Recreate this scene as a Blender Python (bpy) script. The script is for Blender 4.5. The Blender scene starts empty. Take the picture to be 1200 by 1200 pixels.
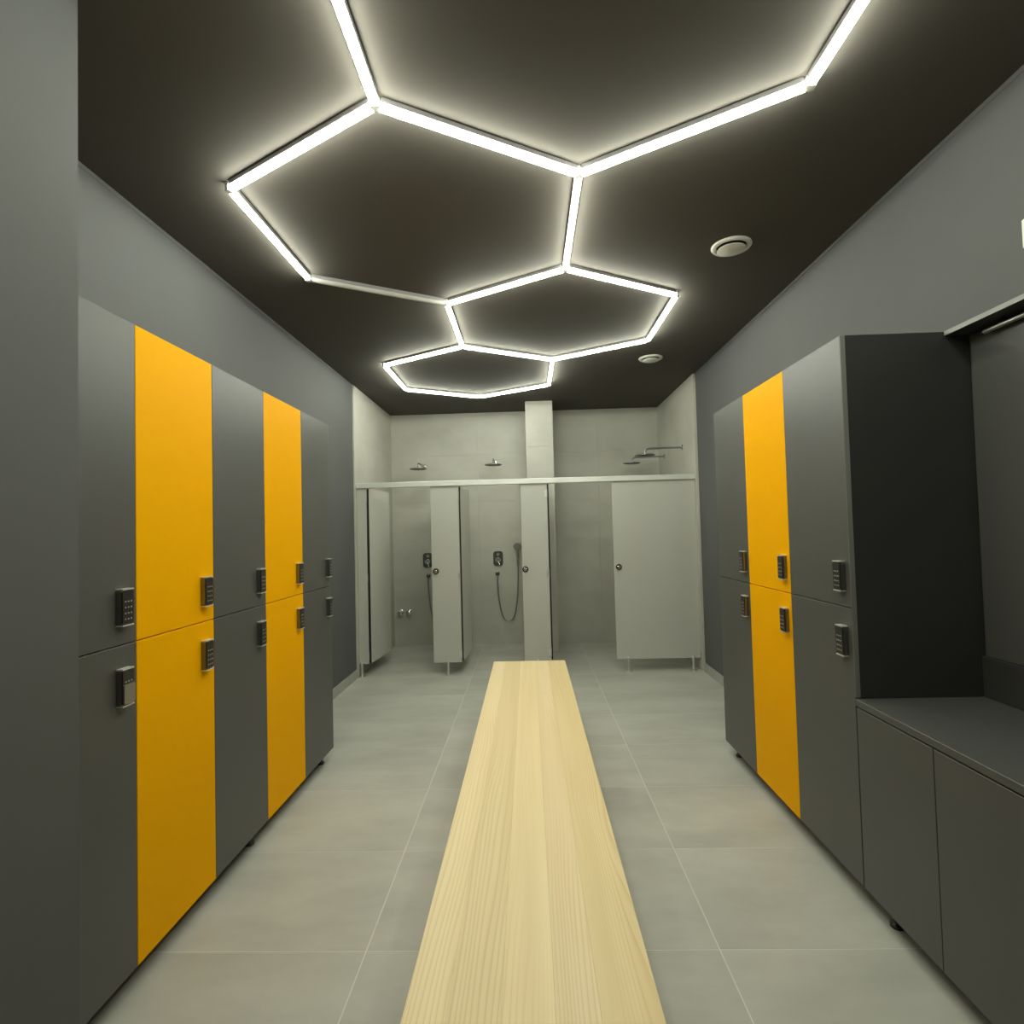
import bpy, bmesh, math, random
from mathutils import Vector, Matrix

random.seed(7)
scene = bpy.context.scene
col = scene.collection

# ------------------------------------------------------------------ camera
F_PX, YAW, PITCH, ROLL, CAM_H = 658.19, -0.0283, 0.0314, 0.0260, 1.4325
fw = Vector((math.sin(YAW)*math.cos(PITCH), math.cos(YAW)*math.cos(PITCH), math.sin(PITCH)))
r0 = Vector((math.cos(YAW), -math.sin(YAW), 0)); u0 = r0.cross(fw)
rr = math.cos(ROLL)*r0 - math.sin(ROLL)*u0
uu = math.cos(ROLL)*u0 + math.sin(ROLL)*r0
cam_data = bpy.data.cameras.new('camera'); cam = bpy.data.objects.new('camera', cam_data)
col.objects.link(cam)
m3 = Matrix((rr, uu, -fw)).transposed()
cam.matrix_world = Matrix.Translation((0, 0, CAM_H)) @ m3.to_4x4()
cam_data.sensor_width = 36; cam_data.lens = F_PX/1200*36; cam_data.clip_start = 0.05
scene.camera = cam

# ------------------------------------------------------------------ world, exposure
world = bpy.data.worlds.new('world'); scene.world = world; world.use_nodes = True
bg = world.node_tree.nodes['Background']; bg.inputs[0].default_value = (0.02, 0.02, 0.02, 1); bg.inputs[1].default_value = 1
vs = scene.view_settings
vs.view_transform = 'Standard'; vs.look = 'None'; vs.gamma = 1; vs.use_curve_mapping = False
vs.exposure = 0.0
LED_COL, LED_POWER = (0.965, 1.0, 0.85), 55.0

# ------------------------------------------------------------------ helpers
def tag(o, label=None, cat=None, group=None, kind=None):
    if label: o['label'] = label
    if cat: o['category'] = cat
    if group: o['group'] = group
    if kind: o['kind'] = kind
    return o

def empty(name, loc=(0, 0, 0)):
    o = bpy.data.objects.new(name, None); o.empty_display_size = 0.1
    col.objects.link(o); o.location = loc
    return o

def link(name, me, parent=None, loc=None, rotz=0):
    o = bpy.data.objects.new(name, me); col.objects.link(o)
    if parent is not None: o.parent = parent
    if loc is not None: o.location = loc
    o.rotation_euler.z = rotz
    return o

def add_box(bm, lo, hi, bev=0.0, seg=1, mi=0, mat=None):
    vs_ = [bm.verts.new(Vector((x, y, z))) for x in (lo[0], hi[0]) for y in (lo[1], hi[1]) for z in (lo[2], hi[2])]
    fs = []
    for idx in ((0, 1, 3, 2), (4, 6, 7, 5), (0, 4, 5, 1), (2, 3, 7, 6), (0, 2, 6, 4), (1, 5, 7, 3)):
        f = bm.faces.new([vs_[i] for i in idx]); f.material_index = mi; fs.append(f)
    if bev > 0:
        es = list({e for f in fs for e in f.edges})
        r = bmesh.ops.bevel(bm, geom=es, offset=bev, segments=seg, affect='EDGES', profile=0.5)
        for f in r['faces']: f.material_index = mi
    return vs_

def finish(name, bm, mats, smooth=False):
    bmesh.ops.recalc_face_normals(bm, faces=bm.faces[:])
    me = bpy.data.meshes.new(name); bm.to_mesh(me); bm.free()
    for m in (mats if isinstance(mats, (list, tuple)) else [mats]): me.materials.append(m)
    if smooth:
        for p in me.polygons: p.use_smooth = True
        try: me.set_sharp_from_angle(angle=math.radians(40))
        except Exception: pass
    return me

def box(name, lo, hi, mat, parent=None, bev=0.0, seg=1, origin=None):
    """box given in world space; the mesh origin goes to its own centre unless parent is given"""
    bm = bmesh.new()
    if parent is None:
        c = Vector(((lo[0]+hi[0])/2, (lo[1]+hi[1])/2, lo[2]))
    else:
        c = Vector(((lo[0]+hi[0])/2, (lo[1]+hi[1])/2, (lo[2]+hi[2])/2))
    add_box(bm, [lo[i]-c[i] for i in range(3)], [hi[i]-c[i] for i in range(3)], bev, seg)
    me = finish(name, bm, mat, smooth=seg > 1)
    pl = wloc(parent) if parent is not None else Vector((0, 0, 0))
    return link(name, me, parent, c - pl)

def wloc(o):
    v = Vector((0, 0, 0))
    while o is not None:
        v = v + o.location; o = o.parent
    return v

def add_cyl(bm, a, b, r1, r2=None, n=20, mi=0, cap=True):
    a, b = Vector(a), Vector(b); r2 = r1 if r2 is None else r2
    d = (b-a).normalized(); t = Vector((0, 0, 1)) if abs(d.z) < .9 else Vector((1, 0, 0))
    x = d.cross(t).normalized(); y = d.cross(x)
    A, B = [], []
    for i in range(n):
        an = 2*math.pi*i/n; v = x*math.cos(an) + y*math.sin(an)
        A.append(bm.verts.new(a+v*r1)); B.append(bm.verts.new(b+v*r2))
    for i in range(n):
        f = bm.faces.new((A[i], A[(i+1) % n], B[(i+1) % n], B[i])); f.material_index = mi
    if cap:
        f = bm.faces.new(A[::-1]); f.material_index = mi
        f = bm.faces.new(B); f.material_index = mi

def add_lathe(bm, c, axis, prof, n=28, mi=0):
    """prof: list of (radius, height along axis)"""
    c = Vector(c); d = Vector(axis).normalized(); t = Vector((0, 0, 1)) if abs(d.z) < .9 else Vector((1, 0, 0))
    x = d.cross(t).normalized(); y = d.cross(x); rings = []
    for r, h in prof:
        if r < 1e-6: rings.append([bm.verts.new(c+d*h)])
        else: rings.append([bm.verts.new(c+d*h+(x*math.cos(2*math.pi*i/n)+y*math.sin(2*math.pi*i/n))*r) for i in range(n)])
    for a, b in zip(rings[:-1], rings[1:]):
        for i in range(n):
            j = (i+1) % n
            if len(a) == 1 and len(b) == 1: continue
            if len(a) == 1: f = bm.faces.new((a[0], b[j], b[i]))
            elif len(b) == 1: f = bm.faces.new((a[i], a[j], b[0]))
            else: f = bm.faces.new((a[i], a[j], b[j], b[i]))
            f.material_index = mi

def add_tube(bm, pts, r, n=10):
    pts = [Vector(p) for p in pts]; rings = []; prev = None
    for k, p in enumerate(pts):
        d = (pts[min(k+1, len(pts)-1)] - pts[max(k-1, 0)]).normalized()
        if prev is None:
            t = Vector((0, 1, 0)) if abs(d.y) < .9 else Vector((1, 0, 0)); x = d.cross(t).normalized()
        else:
            x = (prev - d*prev.dot(d)).normalized()
        prev = x; y = d.cross(x)
        rings.append([bm.verts.new(p+(x*math.cos(2*math.pi*i/n)+y*math.sin(2*math.pi*i/n))*r) for i in range(n)])
    for a, b in zip(rings[:-1], rings[1:]):
        for i in range(n): bm.faces.new((a[i], a[(i+1) % n], b[(i+1) % n], b[i]))
    bm.faces.new(rings[0][::-1]); bm.faces.new(rings[-1])

def rounded_prism(bm, cx, cz, w, h, rad, y0, y1, n=5, mi=0):
    """rounded rectangle in the x-z plane, extruded along y from y0 to y1"""
    pts = []
    for sx, sz, a0 in ((1, 1, 0), (-1, 1, 90), (-1, -1, 180), (1, -1, 270)):
        for i in range(n+1):
            a = math.radians(a0 + 90*i/n)
            pts.append((cx+sx*(w/2-rad)+rad*math.cos(a), cz+sz*(h/2-rad)+rad*math.sin(a)))
    A = [bm.verts.new((x, y0, z)) for x, z in pts]; B = [bm.verts.new((x, y1, z)) for x, z in pts]
    k = len(pts)
    for i in range(k):
        f = bm.faces.new((A[i], A[(i+1) % k], B[(i+1) % k], B[i])); f.material_index = mi
    f = bm.faces.new(A[::-1]); f.material_index = mi
    f = bm.faces.new(B); f.material_index = mi

# ------------------------------------------------------------------ materials
def base_mat(name, colr, rough=0.5, metal=0.0, spec=0.5):
    m = bpy.data.materials.new(name); m.use_nodes = True
    b = m.node_tree.nodes['Principled BSDF']
    b.inputs['Base Color'].default_value = (*colr, 1); b.inputs['Roughness'].default_value = rough
    b.inputs['Metallic'].default_value = metal; b.inputs['Specular IOR Level'].default_value = spec
    return m

def noisy(name, c1, c2, scale=(2, 2, 2), rough=0.5, metal=0.0, detail=5, rough_var=0.0, rand=0.0, bump=0.0, bscale=120, spec=0.5, lo=.35, hi=.65, world_space=False):
    """two tone mottled material, object coordinates shifted by object randomness"""
    m = base_mat(name, c1, rough, metal, spec); nt = m.node_tree; N = nt.nodes; L = nt.links; b = N['Principled BSDF']
    tc = N.new('ShaderNodeTexCoord'); mp = N.new('ShaderNodeMapping'); mp.inputs['Scale'].default_value = scale
    if world_space:
        ge = N.new('ShaderNodeNewGeometry'); L.new(ge.outputs['Position'], mp.inputs['Vector'])
    else: L.new(tc.outputs['Object'], mp.inputs['Vector'])
    oi = N.new('ShaderNodeObjectInfo')
    if rand > 0:
        mu = N.new('ShaderNodeMath'); mu.operation = 'MULTIPLY'; mu.inputs[1].default_value = 37.0
        L.new(oi.outputs['Random'], mu.inputs[0]); L.new(mu.outputs[0], mp.inputs['Location'])
    no = N.new('ShaderNodeTexNoise'); no.inputs['Scale'].default_value = 1; no.inputs['Detail'].default_value = detail; no.inputs['Roughness'].default_value = .6
    L.new(mp.outputs[0], no.inputs['Vector'])
    cr = N.new('ShaderNodeValToRGB'); cr.color_ramp.elements[0].position = lo; cr.color_ramp.elements[1].position = hi
    cr.color_ramp.elements[0].color = (*c1, 1); cr.color_ramp.elements[1].color = (*c2, 1)
    L.new(no.outputs['Fac'], cr.inputs['Fac'])
    out = cr.outputs['Color']
    if rand > 0:
        mr = N.new('ShaderNodeMapRange'); mr.inputs['To Min'].default_value = 1-rand; mr.inputs['To Max'].default_value = 1+rand
        L.new(oi.outputs['Random'], mr.inputs['Value'])
        vm = N.new('ShaderNodeVectorMath'); vm.operation = 'SCALE'
        L.new(out, vm.inputs[0]); L.new(mr.outputs[0], vm.inputs['Scale']); out = vm.outputs[0]
    L.new(out, b.inputs['Base Color'])
    if rough_var > 0:
        mr2 = N.new('ShaderNodeMapRange'); mr2.inputs['To Min'].default_value = rough-rough_var; mr2.inputs['To Max'].default_value = rough+rough_var
        L.new(no.outputs['Fac'], mr2.inputs['Value']); L.new(mr2.outputs[0], b.inputs['Roughness'])
    if bump > 0:
        n2 = N.new('ShaderNodeTexNoise'); n2.inputs['Scale'].default_value = bscale; n2.inputs['Detail'].default_value = 2
        L.new(tc.outputs['Object'], n2.inputs['Vector'])
        bu = N.new('ShaderNodeBump'); bu.inputs['Strength'].default_value = bump; bu.inputs['Distance'].default_value = 0.002
        L.new(n2.outputs['Fac'], bu.inputs['Height']); L.new(bu.outputs[0], b.inputs['Normal'])
    return m

def wood_mat(name):
    m = base_mat(name, (.8, .66, .4), .5); nt = m.node_tree; N = nt.nodes; L = nt.links; b = N['Principled BSDF']
    tc = N.new('ShaderNodeTexCoord'); oi = N.new('ShaderNodeObjectInfo')
    mu = N.new('ShaderNodeMath'); mu.operation = 'MULTIPLY'; mu.inputs[1].default_value = 53.0
    L.new(oi.outputs['Random'], mu.inputs[0])
    def mapped(sc):
        mp = N.new('ShaderNodeMapping'); mp.inputs['Scale'].default_value = sc
        L.new(tc.outputs['Object'], mp.inputs['Vector']); L.new(mu.outputs[0], mp.inputs['Location']); return mp
    # long soft streaks
    m1 = mapped((14, 0.55, 14)); n1 = N.new('ShaderNodeTexNoise'); n1.inputs['Scale'].default_value = 1; n1.inputs['Detail'].default_value = 3.5
    L.new(m1.outputs[0], n1.inputs['Vector'])
    # growth ring lines, warped along the stave
    m2 = mapped((1, 1, 1)); mw = mapped((7, .55, 7)); nw = N.new('ShaderNodeTexNoise'); nw.inputs['Scale'].default_value = 1; nw.inputs['Detail'].default_value = 1.5
    L.new(mw.outputs[0], nw.inputs['Vector'])
    sc = N.new('ShaderNodeVectorMath'); sc.operation = 'SCALE'; sc.inputs['Scale'].default_value = .16
    L.new(nw.outputs['Color'], sc.inputs[0])
    ad = N.new('ShaderNodeVectorMath'); ad.operation = 'ADD'
    L.new(m2.outputs[0], ad.inputs[0]); L.new(sc.outputs[0], ad.inputs[1])
    w = N.new('ShaderNodeTexWave'); w.wave_type = 'BANDS'; w.bands_direction = 'X'; w.wave_profile = 'SAW'
    w.inputs['Scale'].default_value = 26; w.inputs['Distortion'].default_value = 0
    L.new(ad.outputs[0], w.inputs['Vector'])
    cr = N.new('ShaderNodeValToRGB'); e = cr.color_ramp.elements
    e[0].position = .28; e[0].color = (.77, .61, .325, 1); e[1].position = .72; e[1].color = (.87, .73, .435, 1)
    L.new(n1.outputs['Fac'], cr.inputs['Fac'])
    cr2 = N.new('ShaderNodeValToRGB'); f = cr2.color_ramp.elements
    f[0].position = .55; f[0].color = (1, 1, 1, 1); f[1].position = 1.0; f[1].color = (.88, .83, .74, 1)
    L.new(w.outputs['Fac'], cr2.inputs['Fac'])
    # where the rings show
    m3_ = mapped((5, .5, 5)); n3 = N.new('ShaderNodeTexNoise'); n3.inputs['Scale'].default_value = 1; n3.inputs['Detail'].default_value = 1
    L.new(m3_.outputs[0], n3.inputs['Vector'])
    r3 = N.new('ShaderNodeMapRange'); r3.inputs['From Min'].default_value = .42; r3.inputs['From Max'].default_value = .62
    L.new(n3.outputs['Fac'], r3.inputs['Value'])
    mx = N.new('ShaderNodeMixRGB'); mx.blend_type = 'MULTIPLY'
    L.new(r3.outputs[0], mx.inputs['Fac']); L.new(cr.outputs[0], mx.inputs['Color1']); L.new(cr2.outputs[0], mx.inputs['Color2'])
    vm = N.new('ShaderNodeVectorMath'); vm.operation = 'MULTIPLY'
    L.new(mx.outputs[0], vm.inputs[0]); L.new(oi.outputs['Color'], vm.inputs[1]); L.new(vm.outputs[0], b.inputs['Base Color'])
    bu = N.new('ShaderNodeBump'); bu.inputs['Strength'].default_value = .15; bu.inputs['Distance'].default_value = .001
    L.new(n1.outputs['Fac'], bu.inputs['Height']); L.new(bu.outputs[0], b.inputs['Normal'])
    return m

def led_mat(name):
    m = bpy.data.materials.new(name); m.use_nodes = True; nt = m.node_tree; b = nt.nodes['Principled BSDF']
    b.inputs['Base Color'].default_value = (.9, .9, .88, 1); b.inputs['Roughness'].default_value = .5
    b.inputs['Emission Color'].default_value = (*LED_COL, 1); b.inputs['Emission Strength'].default_value = LED_POWER
    return m

M = {}
M['paint'] = noisy('grey_wall_paint', (.094, .096, .094), (.101, .103, .101), (1.2, 1.2, 1.2), .75, bump=.06, bscale=260)
M['ceiling'] = noisy('black_ceiling_paint', (.101, .092, .081), (.108, .099, .087), (.8, .8, .8), .8, spec=.15, bump=.05, bscale=220)
M['floor_tile'] = noisy('floor_porcelain', (.42, .418, .37), (.54, .538, .475), (1.6, 3.4, 2), .42, rand=.035, detail=7, rough_var=.06, lo=.34, hi=.68)
M['wall_tile'] = noisy('wall_porcelain', (.44, .43, .38), (.55, .54, .475), (1.7, 1.7, 2.4), .5, world_space=True, detail=7, lo=.3, hi=.72)
M['grout'] = noisy('grout', (.66, .65, .58), (.70, .69, .62), (6, 6, 6), .9)
M['wall_grout'] = noisy('wall_grout', (.47, .47, .41), (.52, .52, .46), (6, 6, 6), .9)
M['skirting'] = noisy('skirting_porcelain', (.36, .36, .32), (.44, .44, .40), (3, 3, 3), .45)
M['dark_lam'] = noisy('anthracite_laminate', (.083, .084, .078), (.089, .090, .084), (1.5, 1.5, 1.5), .42, bump=.05, bscale=400)
M['black_lam'] = noisy('black_laminate', (.040, .040, .038), (.047, .047, .045), (2, 2, 2), .5, bump=.05, bscale=400)
M['yellow_lam'] = noisy('yellow_laminate', (.95, .45, .0), (.96, .455, .0), (1, 1, 1), .5, bump=.04, bscale=400, spec=.03)
M['hpl'] = noisy('grey_partition_laminate', (.53, .53, .475), (.55, .55, .495), (1, 1, 1), .45)
M['hpl_edge'] = base_mat('black_core_edge', (.016, .014, .013), .5)
M['alu'] = noisy('anodised_aluminium', (.72, .73, .68), (.78, .79, .74), (3, 3, 3), .4, metal=.25)
M['steel'] = base_mat('brushed_steel', (.70, .70, .66), .3, .7)
M['chrome'] = base_mat('chrome', (.78, .78, .75), .18, 1.0)
M['head'] = base_mat('shower_head_metal', (.30, .30, .29), .3, .9)
M['hose'] = base_mat('steel_hose', (.33, .33, .31), .35, .8)
M['white_plastic'] = noisy('white_plastic', (.74, .74, .68), (.78, .78, .72), (4, 4, 4), .4)
M['dark_void'] = base_mat('dark_slot', (.01, .01, .01), .8)
M['black_plastic'] = base_mat('black_plastic', (.018, .018, .017), .35)
M['keypad'] = base_mat('keypad_face', (.022, .020, .018), .3)
M['keys'] = base_mat('keypad_dots', (.42, .40, .36), .4)
M['lock_cover'] = base_mat('lock_silver_cover', (.30, .28, .25), .35, .6)
M['lock_body'] = base_mat('lock_body_metal', (.22, .22, .21), .22, .85)
M['lock_trim'] = base_mat('lock_chrome_trim', (.78, .78, .72), .3, .5)
M['edge'] = base_mat('grey_edge_band', (.24, .24, .22), .5)
M['wood'] = wood_mat('pale_ash_wood')
M['led'] = led_mat('led_diffuser')
M['dead_led'] = base_mat('unlit_diffuser', (.50, .50, .46), .4)
M['profile'] = base_mat('light_profile_aluminium', (.35, .34, .34), .4, .4)

# ------------------------------------------------------------------ room sizes
XL, XR = -1.278, 1.205              # locker fronts
WLX, WRX = -1.742, 1.692            # painted walls
TLX, TRX = -1.728, 1.668            # faces of the shower tiles
YB, YS, ZC = 7.117, 5.575, 2.937    # back tiles, start of the shower tiles, ceiling
YN = -0.75                          # wall behind the camera
PIER_X, PIER_Y = -1.20, 1.466
EPS = .012

# ------------------------------------------------------------------ structure
def struct(name, lo, hi, mat, label, cat):
    o = box(name, lo, hi, mat); tag(o, label, cat, kind='structure'); return o

floor = struct('floor', (WLX-.1, YN-.1, -.12), (WRX+.1, YB+.12, -.0006), M['grout'], 'grey large format tiled floor with pale grout lines', 'floor')
ceiling = struct('ceiling', (WLX-.1, YN-.1, ZC), (WRX+.1, YB+.12, ZC+.1), M['ceiling'], 'matt black painted ceiling', 'ceiling')
wall_left = struct('wall_left', (WLX-.1, YN-.1, -.0006), (WLX, YB+.02, ZC), M['paint'], 'dark grey painted wall behind the long locker row', 'wall')
wall_right = struct('wall_right', (WRX, YN-.1, -.0006), (WRX+.1, YB+.02, ZC), M['paint'], 'dark grey painted wall behind the short locker row and niche', 'wall')
wall_back = struct('wall_back', (WLX, YB+.012, -.0006), (WRX, YB+.12, ZC), M['wall_grout'], 'pale grey tiled wall at the far end of the showers', 'wall')
wall_front = struct('wall_front', (WLX, YN-.1, -.0006), (WRX, YN, ZC), M['paint'], 'dark grey painted wall opposite the showers', 'wall')
wall_pier = struct('wall_pier', (WLX, YN, -.0006), (PIER_X, PIER_Y, ZC), M['paint'], 'grey painted pier projecting in front of the nearest locker', 'wall')
wall_column = struct('wall_column', (.012, 6.572, -.0006), (.306, YB+.012, ZC), M['wall_grout'], 'pale tiled column standing between the shower cubicles', 'column')

def tiles(parent, rects, axis, face, thick, mat, bev=.0004):
    """rects in the plane; axis 'z' floor (x,y), 'y' wall facing -y (x,z), 'x+'/'x-' side walls (y,z)"""
    cache = {}
    for (a0, b0, a1, b1) in rects:
        key = (round(a1-a0, 4), round(b1-b0, 4))
        if key not in cache:
            bm = bmesh.new(); w, h = key
            ext = {'z': ((-w/2, -h/2, -thick), (w/2, h/2, 0)), 'y': ((-w/2, 0, -h/2), (w/2, thick, h/2)),
                   'x+': ((-thick, -w/2, -h/2), (0, w/2, h/2)), 'x-': ((0, -w/2, -h/2), (thick, w/2, h/2))}[axis]
            add_box(bm, ext[0], ext[1], bev)
            cache[key] = finish('tile', bm, mat)
        ca, cb = (a0+a1)/2, (b0+b1)/2
        p = {'z': (ca, cb, face), 'y': (ca, face, cb), 'x+': (face, ca, cb), 'x-': (face, ca, cb)}[axis]
        link('tile', cache[key], parent, Vector(p) - wloc(parent))

def grid(a_edges, b_edges, g):
    return [(a0+g/2, b0+g/2, a1-g/2, b1-g/2) for a0, a1 in zip(a_edges[:-1], a_edges[1:]) for b0, b1 in zip(b_edges[:-1], b_edges[1:])]

GY = 1.9576
ye = [YN]+[GY+.6*k for k in range(-4, 9) if YN+.05 < GY+.6*k < YB-.03]+[YB+.012]
tiles(floor, grid([WLX, -.595, .607, WRX], ye, .0045), 'z', 0.0, .0004, M['floor_tile'], 0)
ze = [0, .6, 1.2, 1.8, 2.4, ZC-.004]
tiles(wall_back, grid([TLX-.002, -.62, .013], ze, .0008)+grid([.305, .9, TRX+.002], ze, .0008), 'y', YB, .011, M['wall_tile'])
tiles(wall_left, grid([YS, 6.69, YB-.001], ze, .0008), 'x+', TLX, TLX-WLX, M['wall_tile'])
tiles(wall_right, grid([YS, 6.69, YB-.001], ze, .0008), 'x-', TRX, WRX-TRX, M['wall_tile'])
tiles(wall_column, [(0.0, a+.001, .318, b-.001) for a, b in zip([0, 1.2, 2.4], [1.2, 2.4, ZC-.004])], 'y', 6.56, .012, M['wall_tile'])
tiles(wall_column, [(6.573, a+.001, YB-.001, b-.001) for a, b in zip([0, 1.2, 2.4], [1.2, 2.4, ZC-.004])], 'x+', .318, .012, M['wall_tile'])
tiles(wall_column, [(6.573, a+.001, YB-.001, b-.001) for a, b in zip([0, 1.2, 2.4], [1.2, 2.4, ZC-.004])], 'x-', 0.0, .012, M['wall_tile'])

LEFT_END = 1.7945+4*.4495; RIGHT_END = 2.156+3*.486
struct('baseboard_left', (WLX, LEFT_END+.02, 0), (WLX+.012, YS-.001, .085), M['skirting'], 'grey tile skirting between the long locker row and the shower', 'baseboard')
struct('baseboard_right', (WRX-.012, RIGHT_END+.02, 0), (WRX, YS-.001, .085), M['skirting'], 'grey tile skirting between the short locker row and the shower', 'baseboard')
struct('added_strip_1', (WLX, PIER_Y, ZC-.020), (WLX+.002, YS, ZC), M['paint'], 'thin grey strip added for the lighter band at the ceiling above the long locker row', 'trim')  # added strip, stands in for light caught along the ceiling edge
struct('added_strip_2', (WRX-.002, YN, ZC-.020), (WRX, YS, ZC), M['paint'], 'thin grey strip added for the lighter band at the ceiling above the short locker row', 'trim')  # matching added strip on the opposite wall, no real moulding

# ------------------------------------------------------------------ hexagon ceiling light
S, A0 = .8558, math.radians(-30)
C1 = Vector((-.4898, 2.7377))
def hexdir(deg): a = math.radians(deg)+A0; return Vector((math.cos(a), math.sin(a)))
CEN = {1: C1}
CEN[2] = C1 + hexdir(90)*S*3**.5
CEN[3] = CEN[2] + hexdir(150)*S*3**.5
CEN[0] = C1 + hexdir(330)*S*3**.5
light = empty('ceiling_light', (C1.x, C1.y, ZC))
tag(light, 'white honeycomb of glowing linear light tubes across the black ceiling', 'ceiling light')
PH, DW, DH = .020, .027, .022
def tube_mesh(name, L, m, lit):
    bm = bmesh.new(); h = L/2
    # diffuser with rounded lower corners
    prof = [(-DW/2, 0), (-DW/2, -DH+.010), (-DW/2+.004, -DH+.003), (-DW/2+.010, -DH), (DW/2-.010, -DH), (DW/2-.004, -DH+.003), (DW/2, -DH+.010), (DW/2, 0)]
    A = [bm.verts.new((-h, y, z)) for y, z in prof]; B = [bm.verts.new((h, y, z)) for y, z in prof]; n = len(prof)
    for i in range(n): bm.faces.new((A[i], A[(i+1) % n], B[(i+1) % n], B[i]))
    bm.faces.new(A[::-1]); bm.faces.new(B)
    return finish(name, bm, m)
def prof_mesh(L):
    bm = bmesh.new(); add_box(bm, (-L/2, -.0165, 0), (L/2, .0165, PH), .002); return finish('profile', bm, M['profile'])
LT = S-.034
me_lit, me_dead, me_prof = tube_mesh('light_tube', LT, M['led'], True), tube_mesh('unlit_tube', LT, M['dead_led'], False), prof_mesh(LT)
bm = bmesh.new(); add_cyl(bm, (0, 0, -.019), (0, 0, PH), .0185, n=6); me_hub = finish('connector', bm, M['white_plastic'])
edges, nodes = {}, {}
for hx in (1, 2, 3, 0):
    vv = [CEN[hx]+hexdir(60*k)*S for k in range(6)]
    for k in range(6):
        a, b = vv[k], vv[(k+1) % 6]; mid = (a+b)/2; key = (round(mid.x, 2), round(mid.y, 2))
        if not any(abs(key[0]-q[0]) < .05 and abs(key[1]-q[1]) < .05 for q in edges): edges[key] = (a, b, hx == 1 and k == 2)
        kn = (round(a.x, 2), round(a.y, 2))
        if not any(abs(kn[0]-q[0]) < .05 and abs(kn[1]-q[1]) < .05 for q in nodes): nodes[kn] = a
for a, b, dead in edges.values():
    mid = (a+b)/2; ang = math.atan2(b.y-a.y, b.x-a.x)
    t = link('light_tube', me_dead if dead else me_lit, light, (mid.x-C1.x, mid.y-C1.y, -PH), ang)
    if dead: t['label'] = 'unlit white tube of the honeycomb light'
    link('profile', me_prof, t, (0, 0, 0))
for n_ in nodes.values(): link('connector', me_hub, light, (n_.x-C1.x, n_.y-C1.y, -PH))

# ------------------------------------------------------------------ lockers
ZTOP_ = .768
ZB, ZM, ZT = .08, 1.104, 2.140
DT = .019
def lock_meshes(side):
    """side +1: lock faces +x. Local origin at the back centre on the door face."""
    s = side
    def pr(bm, w, h, rad, x0, x1):
        # rounded rectangle in y-z, extruded along x
        n = 4; pts = []
        for sy, sz, a0 in ((1, 1, 0), (-1, 1, 90), (-1, -1, 180), (1, -1, 270)):
            for i in range(n+1):
                a = math.radians(a0+90*i/n); pts.append((sy*(w/2-rad)+rad*math.cos(a), sz*(h/2-rad)+rad*math.sin(a)))
        A = [bm.verts.new((s*x0, y, z)) for y, z in pts]; B = [bm.verts.new((s*x1, y, z)) for y, z in pts]; k = len(pts)
        for i in range(k): bm.faces.new((A[i], A[(i+1) % k], B[(i+1) % k], B[i]))
        bm.faces.new(A[::-1]); bm.faces.new(B)
    b1 = bmesh.new(); pr(b1, .052, .108, .006, 0, .018); body = finish('lock', b1, M['lock_body'])
    b2 = bmesh.new(); pr(b2, .048, .102, .006, .018, .022); face = finish('face_plate', b2, M['keypad'])
    b3 = bmesh.new()
    for r_ in range(4):
        for c_ in range(3):
            y = (c_-1)*.0125; z = .018-r_*.018
            add_box(b3, (min(s*.022, s*.0232), y-.0024, z-.0022), (max(s*.022, s*.0232), y+.0024, z+.0022))
    keys = finish('button', b3, M['keys'])
    b4 = bmesh.new(); add_box(b4, (min(s*.0005, s*.0222), -.025, -.002), (max(s*.0005, s*.0222), .025, .002)); trim = finish('trim_bar', b4, M['lock_trim'])
    b5 = bmesh.new(); pr(b5, .047, .060, .006, .0222, .0265); cover = finish('sliding_cover', b5, M['lock_cover'])
    return body, face, keys, trim, cover
LK = {1: lock_meshes(1), -1: lock_meshes(-1)}
bm = bmesh.new(); add_lathe(bm, (0, 0, 0), (0, 0, 1), [(0, 0), (.022, 0), (.022, .010), (.015, .018), (.015, ZB), (0, ZB)], 16); me_foot = finish('foot', bm, M['black_plastic'], True)

def locker(xf, side, y0, y1, wallx, mat, label, group, lock_near, cover=False, foot_in=.15):
    """front at xf facing side (+1 = +x); lock on the near (small y) or far end of the door"""
    root = empty('locker', (xf, (y0+y1)/2, 0)); tag(root, label, 'locker', group)
    back = wallx + .004*side
    bx = sorted((xf-side*DT, back)); g = .0015
    box('body', (bx[0], y0+.0005, ZB), (bx[1], y1-.0005, ZT), M['black_lam'] if side < 0 else M['dark_lam'], root)
    dx = sorted((xf-side*(DT-.0008), xf))
    for z0, z1, zl in ((ZB-.004, ZM-.0018, .975), (ZM+.0018, ZT, 1.222)):
        box('door', (dx[0], y0+g, z0), (dx[1], y1-g, z1), mat, root, .0012)
        yl = y0+.055 if lock_near else y1-.066
        body, face, keys, trim, cov = LK[side]
        lk = link('lock', body, root, Vector((xf, yl, zl))-root.location)
        link('face_plate', face, lk, (0, 0, 0)); tag(link('button', keys, lk, (0, 0, 0)), kind='stuff'); link('trim_bar', trim, lk, (0, 0, .0561)); link('trim_bar', trim, lk, (0, 0, -.0561))
        if cover and zl < 1.1: link('sliding_cover', cov, lk, (0, 0, -.020))['label'] = 'silver cover over the lower keys'
    for fx in (xf-side*foot_in, wallx+side*.08):
        for fy in (y0+.07, y1-.07): link('foot', me_foot, root, Vector((fx if fy > (y0+y1)/2 else (fx if fx != xf-side*foot_in else xf-side*.15), fy, 0))-root.location)
    return root

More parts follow.
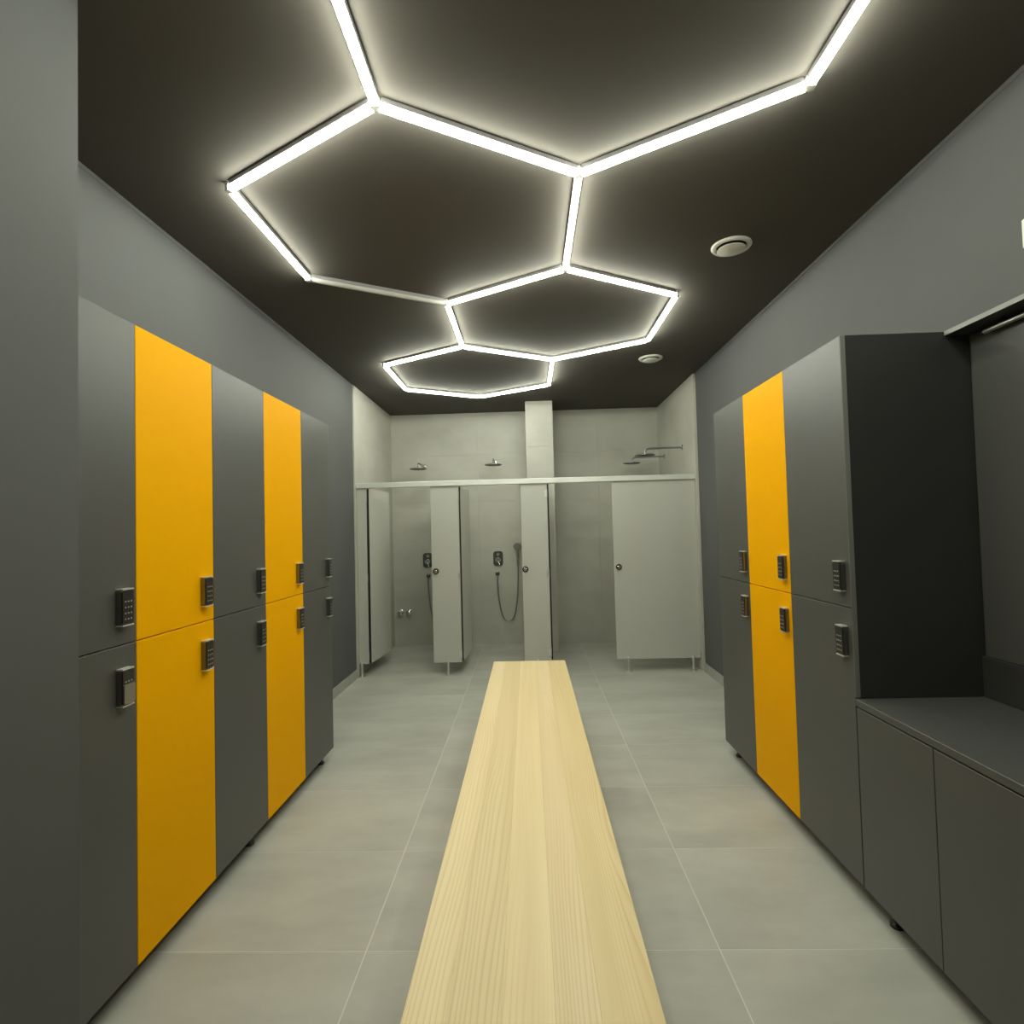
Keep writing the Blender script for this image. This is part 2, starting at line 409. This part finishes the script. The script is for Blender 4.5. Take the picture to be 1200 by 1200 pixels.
yl = [PIER_Y+.006, 1.7945]+[1.7945+.4495*k for k in (1, 2, 3, 4)]
GL, GR = 'two-door lockers in the long row', 'two-door lockers in the short row'
locker(XL, 1, yl[0], yl[1], WLX, M['dark_lam'], 'dark grey two-door locker partly hidden by the grey pier', GL, False, True)
locker(XL, 1, yl[1], yl[2], WLX, M['yellow_lam'], 'yellow two-door locker nearer the grey pier, in the row of five', GL, False)
locker(XL, 1, yl[2], yl[3], WLX, M['dark_lam'], 'dark grey two-door locker between the two yellow lockers', GL, False, foot_in=.06)
locker(XL, 1, yl[3], yl[4], WLX, M['yellow_lam'], 'yellow two-door locker nearer the shower end, in the row of five', GL, False)
locker(XL, 1, yl[4], yl[5], WLX, M['dark_lam'], 'dark grey two-door locker at the shower end of the row of five', GL, False, foot_in=.06)
yr = [2.156+.486*k for k in range(4)]
near_right = locker(XR, -1, yr[0], yr[1], WRX, M['dark_lam'], 'dark grey two-door locker with black side panel facing the low cabinet niche', GR, True)
locker(XR, -1, yr[1], yr[2], WRX, M['yellow_lam'], 'yellow two-door locker in the middle of the row of three', GR, True)
locker(XR, -1, yr[2], yr[3], WRX, M['dark_lam'], 'dark grey two-door locker at the shower end of the row of three', GR, True, foot_in=.06)

box('edge_strip', (XR+.0005, yr[0]-.0008, ZTOP_+.004), (XR+DT, yr[0]+.0012, ZT-.001), M['edge'], near_right)

# ------------------------------------------------------------------ niche beside the short row
VY0, VY1 = .17, 2.154
ZTOP = .768
cab = empty('base_cabinet', (XR, (VY0+VY1)/2, 0)); tag(cab, 'low anthracite cabinet with flat handleless doors beside the short locker row', 'cabinet')
box('body', (XR+DT, VY0, ZB), (WRX-.004, VY1, ZTOP-.026), M['black_lam'], cab)
dy = (VY1-VY0)/5
for k in range(5): box('door', (XR+.0002, VY0+k*dy+.0015, ZB-.004), (XR+DT-.0008, VY0+(k+1)*dy-.0015, ZTOP-.031), M['dark_lam'], cab, .0012)
for fy in (VY0+.1, 1.10, 2.06):
    for fx in (XR+.055, WRX-.08): link('foot', me_foot, cab, Vector((fx, fy, 0))-cab.location)
ct = empty('countertop', (XR, (VY0+VY1)/2, ZTOP-.025)); tag(ct, 'dark grey countertop with low upstand on the low cabinet', 'countertop')
box('top', (XR-.002, VY0, ZTOP-.025), (WRX-.003, VY1, ZTOP), M['dark_lam'], ct, .0012)
box('upstand', (WRX-.020, VY0, ZTOP), (WRX-.003, VY1, ZTOP+.15), M['black_lam'], ct, .0012)
wp = box('wall_panel', (WRX-.010, VY0, ZTOP+.152), (WRX-.0005, VY1-.016, ZT-.022), M['dark_lam'], None, .0012)
tag(wp, 'flat dark grey panel on the wall above the countertop', 'panel')
sh = empty('overhead_board', (1.594, (VY0+VY1)/2, ZT-.016))
tag(sh, 'narrow dark board with pale front edge running over the countertop niche', 'shelf')
box('board', (1.597, VY0, ZT-.016), (WRX-.0005, VY1, ZT), M['black_lam'], sh, .0008)
box('edge_band', (1.594, VY0, ZT-.0165), (1.597, VY1, ZT+.0005), M['edge'], sh)['label'] = 'pale edge band'
bar = empty('metal_rail', (1.660, (VY0+2.05)/2, ZT-.040)); tag(bar, 'slim silver rail fixed under the overhead board of the niche', 'rail')
bm = bmesh.new(); add_cyl(bm, (0, VY0+.05-bar.location.y, 0), (0, 2.05-bar.location.y, 0), .008, n=16); link('bar', finish('bar', bm, M['steel'], True), bar)
for yy in (VY0+.15, 1.1, 1.97):
    bm = bmesh.new(); add_cyl(bm, (0, yy-bar.location.y, .006), (0, yy-bar.location.y, .024), .005, n=12); link('bracket', finish('bracket', bm, M['black_plastic'], True), bar)
wb = empty('wall_box', (WRX, 1.80, 2.367)); tag(wb, 'small white plastic box high on the wall above the niche', 'wall box')
box('housing', (WRX-.030, 1.715, 2.318), (WRX-.0005, 1.885, 2.416), M['white_plastic'], wb, .006, 3)
box('cover', (WRX-.034, 1.727, 2.328), (WRX-.030, 1.873, 2.406), M['white_plastic'], wb, .0015)

# ------------------------------------------------------------------ bench
BX0, BX1, BY0, BY1, BZ = -.283, .246, .45, 4.228, .45
bench = empty('bench', ((BX0+BX1)/2, (BY0+BY1)/2, 0)); tag(bench, 'long pale wooden bench of glued staves down the middle of the room', 'bench')
STAVE = [(1.10, 1.09, 1.10, 1), (.99, .965, .92, 1), (1.07, 1.05, 1.03, 1), (1.04, 1.01, 1.02, 1), (.99, .955, .87, 1)]
fr = [0, .168, .38, .59, .763, 1.0]
for k in range(5):
    x0 = BX0+(BX1-BX0)*fr[k]; x1 = BX0+(BX1-BX0)*fr[k+1]
    cuts = [BY0, BY1]
    for a, b in zip(cuts[:-1], cuts[1:]):
        st = box('stave', (x0+.0001, a, BZ-.045), (x1-.0001, b, BZ), M['wood'], bench, .0003)
        st.color = STAVE[k]
for y in (.85, 2.34, 3.85):
    bm = bmesh.new()
    yy = y-bench.location.y; xa, xb = -.19, .19
    add_box(bm, (xa, yy-.02, BZ-.085), (xb, yy+.02, BZ-.045), .002)
    for xx in (xa, xb): add_box(bm, (xx-.02, yy-.02, .004), (xx+.02, yy+.02, BZ-.045), .002)
    fo = link('leg_frame', finish('leg_frame', bm, M['black_lam']), bench)
    for xx in (xa, xb):
        bm = bmesh.new(); add_cyl(bm, (xx, yy, 0), (xx, yy, .005), .026, n=16); link('foot_pad', finish('foot_pad', bm, M['black_plastic']), fo)

# ------------------------------------------------------------------ shower cubicle front
YF = 5.625; PT = .014; PZ0, PZ1 = .125, 1.888
part = empty('shower_partition', (0, YF, 0)); tag(part, 'pale grey shower cubicle front with three openings, inward open doors and top rail', 'shower partition')
rail = box('top_rail', (TLX+.002, YF-.022, PZ1), (TRX-.002, YF+.030, 1.940), M['alu'], part, .003)
def panel(x0, x1, knobx=None, legs=()):
    p = box('fixed_panel', (x0, YF, PZ0), (x1, YF+PT, PZ1), M['hpl'], part, .0015)
    if knobx is not None:
        o = Vector((knobx, YF, 1.035))-wloc(p)
        bm = bmesh.new(); add_lathe(bm, (0, 0, 0), (0, -1, 0), [(.031, 0), (.031, .010), (.027, .014), (0.014, .014)], 24); k_ = link('knob', finish('knob', bm, M['lock_body'], True), p, o)
        bm = bmesh.new(); add_lathe(bm, (0, 0, 0), (0, -1, 0), [(.0145, .012), (.0145, .022), (.011, .026), (0, .026)], 20); kk = link('knob_button', finish('knob_button', bm, M['chrome'], True), p, o)
    for lx in legs:
        bm = bmesh.new(); o = Vector((lx, YF-.004, 0))-wloc(p)
        add_lathe(bm, (0, 0, 0), (0, 0, 1), [(0, 0), (.034, 0), (.034, .004), (.012, .008), (.012, PZ0+.016), (.009, PZ0+.020), (0, PZ0+.020)], 18)
        link('foot', finish('foot', bm, M['steel'], True), p, o)
    return p
panel(TLX+.002, -1.632, None, (-1.70,))
panel(-.978, -.696, -.937, (-.835,))
panel(-.070, .196, -.040, (.06,))
panel(.842, TRX-.002, .888, (.955, 1.590))

def door(hx, ang, w=.60, T=.015):
    """hinged on the right edge of the panel at hx, opened inwards; ang = lean of the free edge to the right"""
    bm = bmesh.new(); lo, hi = (0, 0, -.5*(PZ1-PZ0-.01)), (T, w, .5*(PZ1-PZ0-.01)); add_box(bm, lo, hi)
    bm.normal_update()
    bmesh.ops.recalc_face_normals(bm, faces=bm.faces[:])
    for f in bm.faces:
        f.material_index = 1 if abs(f.normal.x) < .5 else 0
    d = link('door', finish('door', bm, [M['hpl'], M['hpl_edge']]), part, Vector((hx+.002, YF+PT+.004, (PZ0+PZ1)/2))-wloc(part), -ang)
    d['label'] = 'inward open cubicle door with black core edge'
    for zz in (.78, -.02, -.80):
        bm = bmesh.new(); add_cyl(bm, (-.004, -.006, zz-.042), (-.004, -.006, zz+.042), .0065, n=12); add_box(bm, (-.028, -.019, zz-.032), (-.002, -.012, zz+.032))
        link('hinge', finish('hinge', bm, M['steel'], True), d)
door(-1.632, math.radians(5.5), T=.022); door(-.696, math.radians(2.5)); door(.196, math.radians(-1.5))
for x, y1_ in ((-.840, YB-.004), (.15, 6.545)):
    box('divider', (x-PT/2, YF+PT+.001, PZ0), (x+PT/2, y1_, PZ1+.03), M['hpl'], part, .0015)

# ------------------------------------------------------------------ shower fittings
def rain_shower(wall_pt, direction, length, label):
    w = Vector(wall_pt); d = Vector(direction)
    root = empty('rain_shower', w); tag(root, label, 'shower head', 'flat round rain shower heads')
    bm = bmesh.new(); add_lathe(bm, d*.001, d, [(0, 0), (.030, 0), (.030, .006), (.024, .012), (.012, .013)], 24); link('flange', finish('flange', bm, M['chrome'], True), root)
    bm = bmesh.new(); e = d*length; pts = [d*.008, d*(length-.04)] + [d*(length-.04) + d*.04*math.sin(a) + Vector((0, 0, -.04*(1-math.cos(a)))) for a in (math.radians(q) for q in (20, 40, 60, 80, 90))]
    add_tube(bm, pts, .0105, 12); link('arm', finish('arm', bm, M['hose'], True), root)
    tip = pts[-1]
    bm = bmesh.new(); add_lathe(bm, tip, (0, 0, -1), [(.012, -.005), (.012, .012), (.02, .018), (.10, .024), (.105, .028), (.105, .034), (.100, .036), (0, .036)], 36); hd = link('head', finish('head', bm, M['head'], True), root)
    bm = bmesh.new(); add_lathe(bm, tip+Vector((0, 0, -.0365)), (0, 0, -1), [(.09, 0), (.085, .002), (0, .002)], 30); link('nozzle_plate', finish('nozzle_plate', bm, M['black_plastic'], True), hd)
    return root
rain_shower((-1.305, YB, 2.262), (0, -1, 0), .41, 'flat shower head on the back wall of the cubicle with two chrome knobs')
rain_shower((-.400, YB, 2.286), (0, -1, 0), .41, 'flat shower head on the back wall of the middle cubicle')
rain_shower((TRX, 6.02, 2.262), (-1, 0, 0), .40, 'shower head on the side tiles, the one nearer the cubicle front rail')
rain_shower((TRX, 6.80, 2.268), (-1, 0, 0), .40, 'shower head on the side tiles, the one nearer the back wall')

def mixer(x, z, label):
    root = empty('shower_mixer', (x, YB, z)); tag(root, label, 'shower mixer', 'wall shower mixers')
    bm = bmesh.new(); rounded_prism(bm, 0, 0, .122, .185, .035, -.012, -.0005); link('plate', finish('plate', bm, M['lock_body'], True), root)
    bm = bmesh.new(); add_lathe(bm, (0, -.012, -.018), (0, -1, 0), [(.034, 0), (.034, .030), (.030, .036), (0, .036)], 24); h = link('handle', finish('handle', bm, M['chrome'], True), root)
    bm = bmesh.new(); add_tube(bm, [(0.0, -.04, -.02), (.012, -.05, -.055), (.022, -.055, -.085)], .007, 10); link('lever', finish('lever', bm, M['chrome'], True), h)
    bm = bmesh.new(); add_lathe(bm, (.004, -.012, .052), (0, -1, 0), [(.018, 0), (.018, .016), (.014, .020), (0, .020)], 20); link('diverter', finish('diverter', bm, M['chrome'], True), root)
def hand_shower(xo, zo, xh, zh, zlow, label):
    root = empty('hand_shower', (xo, YB, zo)); tag(root, label, 'hand shower', 'hand showers with looped hoses')
    bm = bmesh.new(); add_lathe(bm, (0, -.0005, 0), (0, -1, 0), [(0, 0), (.027, 0), (.027, .008), (.018, .014), (.018, .040), (.012, .046), (0, .046)], 22)
    link('outlet', finish('outlet', bm, M['lock_body'], True), root)
    dx = xh-xo; dz = zh-zo
    bm = bmesh.new(); add_box(bm, (dx-.018, -.045, dz-.02), (dx+.018, -.0005, dz+.02), .005, 2); link('holder', finish('holder', bm, M['chrome'], True), root)
    bm = bmesh.new(); add_tube(bm, [(dx, -.055, dz-.12), (dx, -.058, dz-.03), (dx-.001, -.060, dz+.05), (dx-.004, -.062, dz+.09)], .014, 14)
    bm2 = bmesh.new()
    add_lathe(bm2, (dx-.004, -.050, dz+.125), (0, -.97, -.25), [(0, -.012), (.028, -.010), (.046, .008), (.050, .022), (.046, .028), (0, .028)], 26)
    link('handle', finish('handle', bm, M['hose'], True), root); link('spray_head', finish('spray_head', bm2, M['hose'], True), root)
    # hose loop: cosine-ended U
    pts = []; xs0, xs1 = 0, dx; zs0, zs1 = -.02, dz-.11; zl = zlow-zo
    N_ = 44
    for i in range(N_+1):
        t = i/N_
        if t < .5:
            q = t/.5; z = zs0+(zl-zs0)*(1-(1-q)**2.0)**1.0 if False else zs0+(zl-zs0)*math.sin(q*math.pi/2)
        else:
            q = (t-.5)/.5; z = zl+(zs1-zl)*(1-math.cos(q*math.pi/2))
        # horizontal: slow at the ends, quick at the bottom
        x = xs0+(xs1-xs0)*(t**1.0 if False else (.5-.5*math.copysign(abs(math.cos(math.pi*t))**.75, math.cos(math.pi*t))))
        pts.append((x, -.032-.02*t, z))
    bm = bmesh.new(); add_tube(bm, pts, .0075, 8); link('hose', finish('hose', bm, M['hose'], True), root)
mixer(-.392, 1.072, 'chrome rounded shower mixer plate on the back wall of the middle cubicle')
hand_shower(-.404, .886, -.140, 1.10, .292, 'hand shower with hose hanging in a loop in the middle cubicle')
mixer(-1.285, 1.072, 'chrome rounded shower mixer plate half hidden by the narrow cubicle panel')
hand_shower(-1.283, .875, -1.02, 1.10, .292, 'hand shower whose hose is partly hidden by the narrow cubicle panel')
for x, lb in ((-1.640, 'round chrome knob low on the back tiles, nearer the corner'), (-1.533, 'round chrome knob low on the back tiles, farther from the corner')):
    root = empty('valve_knob', (x, YB, .418)); tag(root, lb, 'valve knob', 'pair of chrome valve knobs')
    bm = bmesh.new(); add_lathe(bm, (0, -.0005, 0), (0, -1, 0), [(0, 0), (.037, 0), (.037, .005), (.028, .010)], 24); link('flange', finish('flange', bm, M['chrome'], True), root)
    bm = bmesh.new(); add_lathe(bm, (0, -.006, 0), (0, -1, 0), [(.020, 0), (.022, .014), (.034, .020), (.035, .040), (.028, .052), (.014, .058), (0, .059)], 24); link('cap', finish('cap', bm, M['chrome'], True), root)

# ------------------------------------------------------------------ round ceiling vents
def vent(x, y, label):
    root = empty('ceiling_vent', (x, y, ZC)); tag(root, label, 'air vent', 'round white ceiling vents')
    bm = bmesh.new(); add_lathe(bm, (0, 0, 0), (0, 0, -1), [(.104, 0), (.105, .006), (.100, .013), (.088, .016), (.080, .012), (.076, .002)], 40); link('ring', finish('ring', bm, M['white_plastic'], True), root)
    bm = bmesh.new(); add_lathe(bm, (0, 0, 0), (0, 0, -1), [(.079, .0008), (0, .0008)], 32); link('throat', finish('throat', bm, M['dark_void'], True), root)
    bm = bmesh.new(); add_lathe(bm, (0, 0, 0), (0, 0, -1), [(0, .012), (.055, .012), (.072, .020), (.074, .024), (.070, .027), (0, .030)], 40); link('disc', finish('disc', bm, M['white_plastic'], True), root)
    bm = bmesh.new(); add_cyl(bm, (0, 0, -.0005), (0, 0, -.014), .012, n=12); link('spindle', finish('spindle', bm, M['white_plastic'], True), root)
vent(1.138, 3.025, 'round white ceiling vent nearer the niche')
vent(1.135, 5.018, 'round white ceiling vent nearer the showers')
